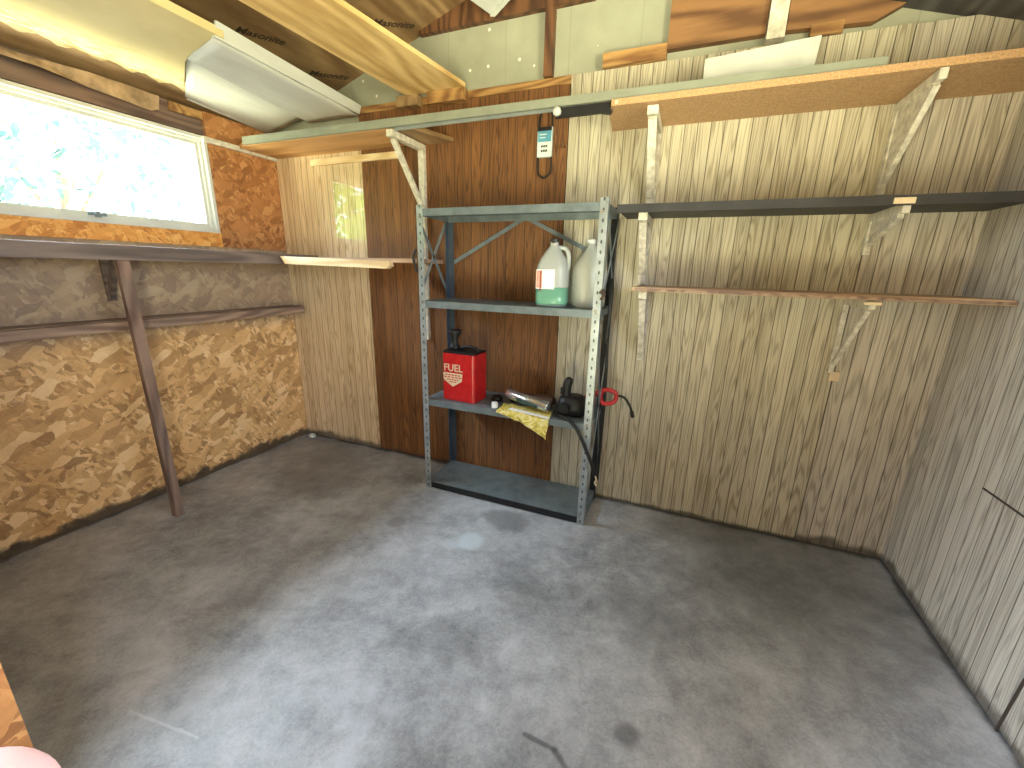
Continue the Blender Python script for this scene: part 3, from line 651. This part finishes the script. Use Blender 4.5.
post(UX0, UY0, 1, 1, slotted('slotted_steel_left', UX0+.018)); post(UX1, UY0, -1, 1, slotted('slotted_steel_right', UX1-.018)); post(UX0, UY1, 1, -1, plain('shaded_steel_rear_left', (.075, .10, .135), .45, .3)); post(UX1, UY1, -1, -1, plain('shaded_steel_rear_right', (.03, .034, .04), .5, .3))  # rear posts: same steel, shade painted into darker colours
SZ = [.042, .530, 1.052, 1.485]
for z in SZ:
    bm = bmesh.new(); x0, x1, y0, y1 = UX0+.004, UX1-.004, UY0+.004, UY1-.004
    bx(bm, x0, x1, y0, y1, z-.003, z); bx(bm, x0, x1, y0, y0+.003, z-(.033 if z > .1 else .008), z-.003); bx(bm, x0, x1, y1-.003, y1, z-.033, z-.003)
    bx(bm, x0, x0+.003, y0, y1, z-.03, z-.003); bx(bm, x1-.003, x1, y0, y1, z-.03, z-.003); (bx(bm, x0, x1, y0+.003, y0+.014, z-.033, z-.030) if z > .1 else None)
    o = mk('shelf', bm, M['steel'], U)
    if z < .1: box('shade_strip', M['black'], x0+.03, x1-.03, y0-.002, y0-.0005, .006, z-.003, parent=o)['label'] = 'black strip for the shade under the shelf front'  # black strip painted in for the shadow gap under the lowest shelf
for (a, b_) in (((1.70, UY1+.004, 1.47), (1.262, UY1+.004, 1.235)), ((1.70, UY1+.004, 1.47), (2.15, UY1+.004, 1.255))):
    bm = bmesh.new(); beam(bm, a, b_, .003, .02); mk('back_brace', bm, M['steel'], U)
for x in (UX0-.003, UX1+.003):
    for (za, zb) in ((1.44, 1.10), (1.10, 1.44), (.95, .20), (.20, .95)) if x > 2 else ((1.46, 1.08), (1.08, 1.46)):
        bm = bmesh.new(); beam(bm, (x, UY1-.012, za), (x, UY0+.012, zb), .003, .018); mk('side_brace', bm, M['steel_bright'] if za > zb else M['steel'], U)
for x, z in ((UX0+.02, .54), (UX0+.02, 1.06), (UX1-.02, .54), (UX1-.02, 1.06), (UX0+.02, 1.46), (UX1-.02, 1.46), (UX0+.02, .07), (UX1-.02, .07)):
    bm = bmesh.new(); tube(bm, [(x, UY0-.006, z-.012), (x, UY0, z-.012)], .007, 6); mk('bolt', bm, M['screw'], U)
bm = bmesh.new(); tube(bm, spline([(UX0-.006, -.31, 1.30), (UX0-.02, -.315, 1.26), (UX0-.012, -.315, 1.22), (UX0-.004, -.31, 1.19)]), .006, 8); mk('wire_hook', bm, M['rubber'], U)
# shade under the lowest shelf is painted by that black strip
# ------------------------------------------------------------ things on the unit
def place(t, loc, rz_): t.location = loc; t.rotation_euler = (0, 0, rz_)
# fuel can
t = empty('fuel_can', 'red metal fuel can with cream shield badge and black spout', 'fuel can')
bm = bmesh.new(); bx(bm, -.10, .10, -.07, .07, 0, .255)
bmesh.ops.bevel(bm, geom=[e for e in bm.edges if abs(e.verts[0].co.z-e.verts[1].co.z) > .1], offset=.018, segments=5, profile=.5, affect='EDGES')
bmesh.ops.bevel(bm, geom=[e for e in bm.edges if e.calc_face_angle(0) > 1.2], offset=.004, segments=2, affect='EDGES')
mk('body', bm, M['red'], t)
bm = bmesh.new(); bx(bm, -.093, .093, -.063, .063, .2555, .266); tube(bm, spline([(-.02, 0, .262), (-.01, 0, .28), (.03, 0, .287), (.075, 0, .28), (.085, 0, .26)], 5), .008, 8); mk('handle', bm, M['black'], t)
bm = bmesh.new(); lathe(bm, [(.026, .26), (.026, .285), (.019, .29), (.017, .32), (.034, .355), (.037, .37), (.020, .37)], (-.06, 0, 0), 16); mk('spout', bm, M['black'], t, smooth=True)
bm = bmesh.new(); prism(bm, [(-.086, -.0708, .112), (-.030, -.0708, .078), (.026, -.0708, .112), (.030, -.0708, .152), (-.090, -.0708, .152)], (0, -.0008, 0)); bd = mk('badge', bm, M['cream'], t); bd['label'] = 'cream shield badge'
bm = bmesh.new(); 
for zz, w_ in ((.141, .044), (.129, .050), (.116, .034), (.104, .020)):
    for k in range(5):
        xx = -.030 + (k-2)*w_*.45; bx(bm, xx-w_*.16, xx+w_*.16, -.0722, -.0717, zz-.003, zz+.003)
mk('print_lines', bm, M['red'], bd)
text('lettering', 'FUEL', M['cream'], (-.086, -.0705, .162), (PI/2, 0, 0), .054, t)
place(t, (1.447, -.195, SZ[1]+.001), -.06)
# jugs
def jug(name, label, loc, rz_, level, printed):
    t = empty(name, label, 'jug')
    bm = bmesh.new(); prof = [(.060, .0), (.070, .006), (.073, .02), (.073, .165), (.070, .185), (.056, .215), (.036, .245), (.021, .266), (.019, .272), (.019, .285)]
    lathe(bm, prof, seg=32, sq=.6); mk('body', bm, M['milky'], t, smooth=True)
    bm = bmesh.new(); tube(bm, spline([(.022, 0, .262), (.05, 0, .258), (.066, 0, .235), (.069, 0, .19), (.066, 0, .165)], 6), .010, 10); mk('handle', bm, M['milky'], t, smooth=True)
    if level:
        bm = bmesh.new(); lathe(bm, [(.062, .004), (.0735, .012), (.0742, .02), (.0742, level), (.03, level+.001)], seg=32, sq=.6); mk('fluid', bm, M['fluid'], t, smooth=True)
    if printed:
        bm = bmesh.new(); bx(bm, -.064, .02, -.0752, -.0744, .08, .165); l_ = mk('label_print', bm, M['labelw'], t)
        bm = bmesh.new(); bx(bm, -.062, -.036, -.0762, -.0754, .085, .16); mk('print_patch', bm, M['label'], l_)
        bm = bmesh.new(); bx(bm, -.046, -.040, -.0768, -.0764, .07, .16); mk('print_bar', bm, plain('dark_red_print', (.3, .06, .05), .5), l_)
    bm = bmesh.new(); lathe(bm, [(.018, .280), (.0205, .282), (.0205, .298), (.017, .301)], seg=20); mk('cap', bm, M['cap'] if printed else M['labelw'], t, smooth=False)
    place(t, loc, rz_)
jug('plastic_jug', 'milky plastic jug with black cap and green fluid on shelf', (1.915, -.195, SZ[2]+.001), .12, .088, True)
jug('plastic_jug', 'plain milky plastic jug behind the right shelving post', (2.072, -.14, SZ[2]+.001), .5, 0, False)
# caulk tube, leather roll, bag, roll
z1 = SZ[1]
t = empty('silver_tube', 'silver foil tube with dark teal band lying on middle shelf', 'tube')
bm = bmesh.new(); tube(bm, [(-.125, 0, 0), (-.12, 0, 0), (.115, 0, 0), (.12, 0, 0)], [.018, .025, .025, .022], 20); mk('body', bm, M['silver'], t, smooth=True)
bm = bmesh.new(); tube(bm, [(-.05, 0, 0), (.07, 0, 0)], .0254, 20); o = mk('label_band', bm, M['tealtube'], t, smooth=True); o.scale = (1, 1, 1)
# keep the band only on the underside half
for v in o.data.vertices: 
    if v.co.z > .004: v.co.z = .004; v.co.y *= .98
t.location = (1.835, -.262, z1+.064); t.rotation_euler = (.0, .10, -.22)
bm = bmesh.new(); tube(bm, spline([(1.70, -.14, z1+.03), (1.80, -.15, z1+.035), (1.88, -.14, z1+.036), (1.935, -.15, z1+.03)], 5), .028, 12)
for v in bm.verts: v.co += Vector(noise.noise_vector(v.co*30))*.006; v.co.z = max(v.co.z, z1+.001)
tag(mk('leather_roll', bm, M['brownleather'], smooth=True), 'dark brown rolled tool pouch behind the silver tube', 'pouch')
bm = bmesh.new(); lathe(bm, [(.012, 0), (.016, .001), (.016, .028), (.012, .03)], (1.66, -.27, z1+.001), 16)
tag(mk('tape_roll', bm, M['labelw']), 'small white roll at the left end of the shelf clutter', 'roll')
bm = bmesh.new(); lathe(bm, [(.024, 0), (.030, .004), (.03, .018), (.02, .03)], (1.625, -.16, z1+.001), 18)
tag(mk('black_lid', bm, M['black'], smooth=True), 'low round black lid between fuel can and white roll', 'lid')  # loose black lid lying on the shelf
# crumpled yellow bag hanging over shelf edge
bm = bmesh.new(); gx, gy = 26, 10; G = []
for i in range(gx+1):
    u = i/gx; row = []
    base = Vector((1.69+.27*u, 0, 0))
    for j in range(gy+1):
        v = j/gy
        y = -.20 - .125*v - .01*u; over = max(0, v-.55)/.45
        dz = -(.015+.10*u**1.5)*over
        wv = noise.noise_vector(Vector((u*6, v*4, .3)))*.012
        p = Vector((base.x+wv.x, min(y, -.2)+wv.y*.4 if over == 0 else -.3155-.004*over+wv.y*.3-.008*abs(wv.x)*50*.1, z1+.006+abs(wv.z)*.9 + dz))
        if over > 0: p.y = min(p.y, -.3135)
        row.append(p)
    G.append(row)
sheet3(bm, G, (0, -.0006, .0015)); tag(mk('yellow_bag', bm, M['bag'], smooth=True), 'crumpled yellow plastic bag drooping over the middle shelf edge', 'bag')
bm = bmesh.new(); prism(bm, [(1.76, -.285, z1+.016), (1.97, -.325, z1+.012), (1.96, -.335, z1+.010), (1.75, -.30, z1+.013)], (0, 0, .004)); tag(mk('white_strip', bm, M['labelw']), 'narrow white plastic strip between silver tube and yellow bag', 'strip')
# black power tool
t = empty('power_tool', 'black power tool with upright grip on middle shelf', 'power tool')
bm = bmesh.new(); lathe(bm, [(.05, 0), (.062, .008), (.064, .05), (.055, .085), (.035, .10)], (2.045, -.19, z1+.001), 20, .5, 1.15, .9); mk('housing', bm, M['black'], t, smooth=True)
bm = bmesh.new(); tube(bm, spline([(2.02, -.20, z1+.07), (2.015, -.205, z1+.12), (2.02, -.205, z1+.165), (2.035, -.20, z1+.185)], 4), [.021]*5+[.022]*4+[.021, .019, .014, .008], 14); mk('grip', bm, M['black'], t, smooth=True)
bm = bmesh.new(); tube(bm, [(2.02, -.255, z1+.05), (2.02, -.275, z1+.045)], .03, 16, .026); tube(bm, [(1.975, -.22, z1+.03), (1.955, -.225, z1+.028)], .02, 14); mk('motor_cap', bm, M['rubber'], t)
box('trigger', M['rubber'], 1.985, 1.998, -.215, -.195, z1+.10, z1+.135, parent=t, bevel=.003)
bm = bmesh.new(); tube(bm, spline([(1.99, -.27, z1+.012), (2.04, -.30, z1+.016), (2.085, -.325, z1-.0), (2.12, -.335, z1-.04), (2.155, -.335, z1-.11), (2.19, -.33, z1-.19), (2.205, -.325, z1-.235)], 6), .0085, 10); mk('hose', bm, M['rubber'], t, smooth=True)
bm = bmesh.new(); tube(bm, spline([(2.205, -.325, z1-.235), (2.212, -.322, z1-.26), (2.206, -.322, z1-.275), (2.214, -.32, z1-.29)], 4), .004, 8); mk('hose_tip', bm, M['cream'], t, smooth=True)
# red D handle behind the post with cord
t = empty('red_handle_tool', 'red D-handled tool sticking out past the right shelving post', 'hand tool')
bm = bmesh.new(); cx, cz, yy = 2.203, z1+.092, -.115
tube(bm, spline([(cx-.035, yy, cz+.028), (cx, yy, cz+.034), (cx+.034, yy, cz+.022), (cx+.036, yy, cz-.012), (cx+.012, yy, cz-.034), (cx-.026, yy, cz-.036), (cx-.038, yy, cz-.01), (cx-.035, yy, cz+.028)], 6), .011, 12)
tube(bm, [(cx-.03, yy, cz+.026), (cx-.12, yy+.01, cz-.03)], .013, 12); mk('handle', bm, M['redplastic'], t, smooth=True)
bm = bmesh.new(); tube(bm, spline([(cx+.03, yy, cz+.012), (cx+.075, yy, cz+.006), (cx+.105, yy, cz-.03), (cx+.118, yy, cz-.062)], 6), .006, 10); tube(bm, [(cx+.118, yy, cz-.06), (cx+.126, yy, cz-.088)], .009, 10); mk('cord', bm, M['rubber'], t, smooth=True)
box('blade', M['steel_bright'], 2.02, cx-.09, yy, yy+.004, cz-.06, cz-.02, parent=t)
# black cord hanging between right posts
bm = bmesh.new(); tube(bm, spline([(2.178, -.14, 1.18), (2.183, -.16, 1.05), (2.181, -.13, .85), (2.184, -.10, .6), (2.18, -.09, .15)], 6), .007, 8); tube(bm, spline([(2.178, -.14, 1.18), (2.19, -.2, 1.1), (2.186, -.22, .9)], 5), .009, 8)
tag(mk('hanging_cord', bm, M['rubber'], smooth=True), 'black cord hanging down the right side of the shelving', 'strap')
bm = bmesh.new(); tube(bm, spline([(2.158, -.311, 1.125), (2.172, -.314, 1.14), (2.178, -.314, 1.12), (2.164, -.311, 1.10)], 4), .006, 8); tag(mk('pliers', bm, M['brownleather'], smooth=True), 'small dark clip with a pinkish tip hooked on right post', 'clip')

# ------------------------------------------------------------ drive belt in a sleeve
t = empty('drive_belt', 'black drive belt in a blue and white card sleeve hanging on wall', 'belt')
bm = bmesh.new(); x0, x1, zt, zb = 1.757, 1.822, 1.945, 1.65
pts = [(x0, -.016, zb+.03)]
pts = [(x0+.002, -.016, zt-.04), (x0, -.016, 1.80), (x0, -.016, zb+.03), (x0+.012, -.016, zb+.006), ((x0+x1)/2, -.016, zb-.004), (x1-.012, -.016, zb+.006), (x1, -.016, zb+.03), (x1, -.016, 1.80), (x1-.002, -.016, zt-.04), (x1-.018, -.016, zt-.008), ((x0+x1)/2, -.016, zt), (x0+.018, -.016, zt-.008), (x0+.002, -.016, zt-.04)]
tube(bm, spline(pts, 5), .0045, 8); mk('belt', bm, M['rubber'], t, smooth=True)
s_ = box('sleeve', M['card'], 1.753, 1.826, -.024, -.005, 1.735, 1.862, parent=t, bevel=.002)
box('print_panel', M['blue'], 1.757, 1.822, -.0252, -.0245, 1.800, 1.857, parent=s_)
box('header_print', M['black'], 1.755, 1.824, -.0262, -.0256, 1.845, 1.861, parent=s_)
bm = bmesh.new()
for (xa, xb, za, zb_) in ((1.765, 1.80, 1.828, 1.833), (1.765, 1.795, 1.815, 1.819)): bx(bm, xa, xb, -.0268, -.0262, za, zb_)
mk('print_lines', bm, M['card'], s_)
bm = bmesh.new()
for k in range(3): bx(bm, 1.774+k*.011, 1.782+k*.011, -.0262, -.0256, 1.776, 1.785); bx(bm, 1.774+k*.011, 1.782+k*.011, -.0262, -.0256, 1.756, 1.766)
mk('number_print', bm, M['ink'], s_)
bm = bmesh.new(); tube(bm, [(1.79, .0, 1.94), (1.79, -.03, 1.942)], .005, 8); lathe(bm, [(.009, 0), (.009, .004)], (1.79, -.031, 1.938), 10); mk('nail', bm, M['screw'], t)
bm = bmesh.new(); tube(bm, [(1.884, 0, 1.775), (1.884, -.03, 1.775)], .004, 8); bx(bm, 1.872, 1.892, -.034, -.026, 1.771, 1.779); tag(mk('wall_hook', bm, M['stud']), 'small dark hook in the wall right of the drive belt', 'hook')

# ------------------------------------------------------------ bits and pieces on floor
bm = bmesh.new(); bmesh.ops.create_icosphere(bm, subdivisions=2, radius=.022)
for v in bm.verts: v.co = Vector((v.co.x*1.6, v.co.y, v.co.z*.7)) + Vector(noise.noise_vector(v.co*40))*.006
bmesh.ops.translate(bm, verts=bm.verts, vec=(.10, -.05, .012)); tag(mk('white_stone', bm, M['vinyl']), 'small whitish chip lying in the far left floor corner', 'debris')
# OSB end of a partition at the lower left, beside the doorway
d = Vector((-1.379, .253, -1.037)); tt = .75; ex, ey = CAM.x+d.x*tt, CAM.y+d.y*tt
o = box('partition_panel', M['osb_up'], ex-.02, ex, ey-.22, ey, 0, 1.15, None)
tag(o, 'orange strand board panel edge standing at the lower left beside the doorway', 'panel')

# ------------------------------------------------------------ fingertip near the lens: a hand holding the phone
def hand():
    t = empty('person', 'pink blurred fingertip of a hand at the lower left corner', 'person')
    bm = bmesh.new(); skin = bm.verts.layers.skin.verify()
    def chain(root, pts, rad):
        prev = root
        for p, r in zip(pts, rad):
            v = bm.verts.new(p); v[skin].radius = (r, r)
            if prev is not None: bm.edges.new((prev, v))
            prev = v
        return prev
    # screen-space free: positions given in metres relative to the camera pose (right, up, forward)
    def P(r, u, f): return CAM + r2*r + u2*u + fw*f
    root = bm.verts.new(P(-.12, -.15, -.01)); root[skin].radius = (.024, .022); root[skin].use_root = True
    palm = bm.verts.new(P(-.095, -.125, .0)); palm[skin].radius = (.026, .015); bm.edges.new((root, palm))
    k1 = bm.verts.new(P(-.11, -.10, .01)); k1[skin].radius = (.018, .012); bm.edges.new((palm, k1))
    k2 = bm.verts.new(P(-.075, -.125, .012)); k2[skin].radius = (.018, .012); bm.edges.new((palm, k2))
    chain(k1, [P(-.095, -.078, .03), P(-.077, -.062, .046), P(-.0575, -.0490, .049)], [.0095, .0095, .0095])       # index, its tip in view
    chain(k1, [P(-.130, -.075, .025), P(-.120, -.058, .040), P(-.108, -.050, .046)], [.0092, .0084, .007])
    chain(k2, [P(-.060, -.105, .004), P(-.048, -.100, -.012), P(-.040, -.098, -.022)], [.0095, .0085, .0072])
    chain(k2, [P(-.075, -.150, .02), P(-.060, -.160, .03), P(-.05, -.160, .036)], [.0082, .0075, .006])
    chain(root, [P(-.15, -.13, .01), P(-.155, -.105, .03), P(-.150, -.09, .04)], [.011, .010, .008])
    wr_ = chain(root, [P(-.15, -.21, -.04), P(-.19, -.30, -.10)], [.027, .032])
    o = mk('hand', bm, M['skin'], t, smooth=True)
    s = o.modifiers.new('skin', 'SKIN'); s.use_smooth_shade = True; ss_ = o.modifiers.new('sub', 'SUBSURF'); ss_.levels = 3; ss_.render_levels = 3
hand()
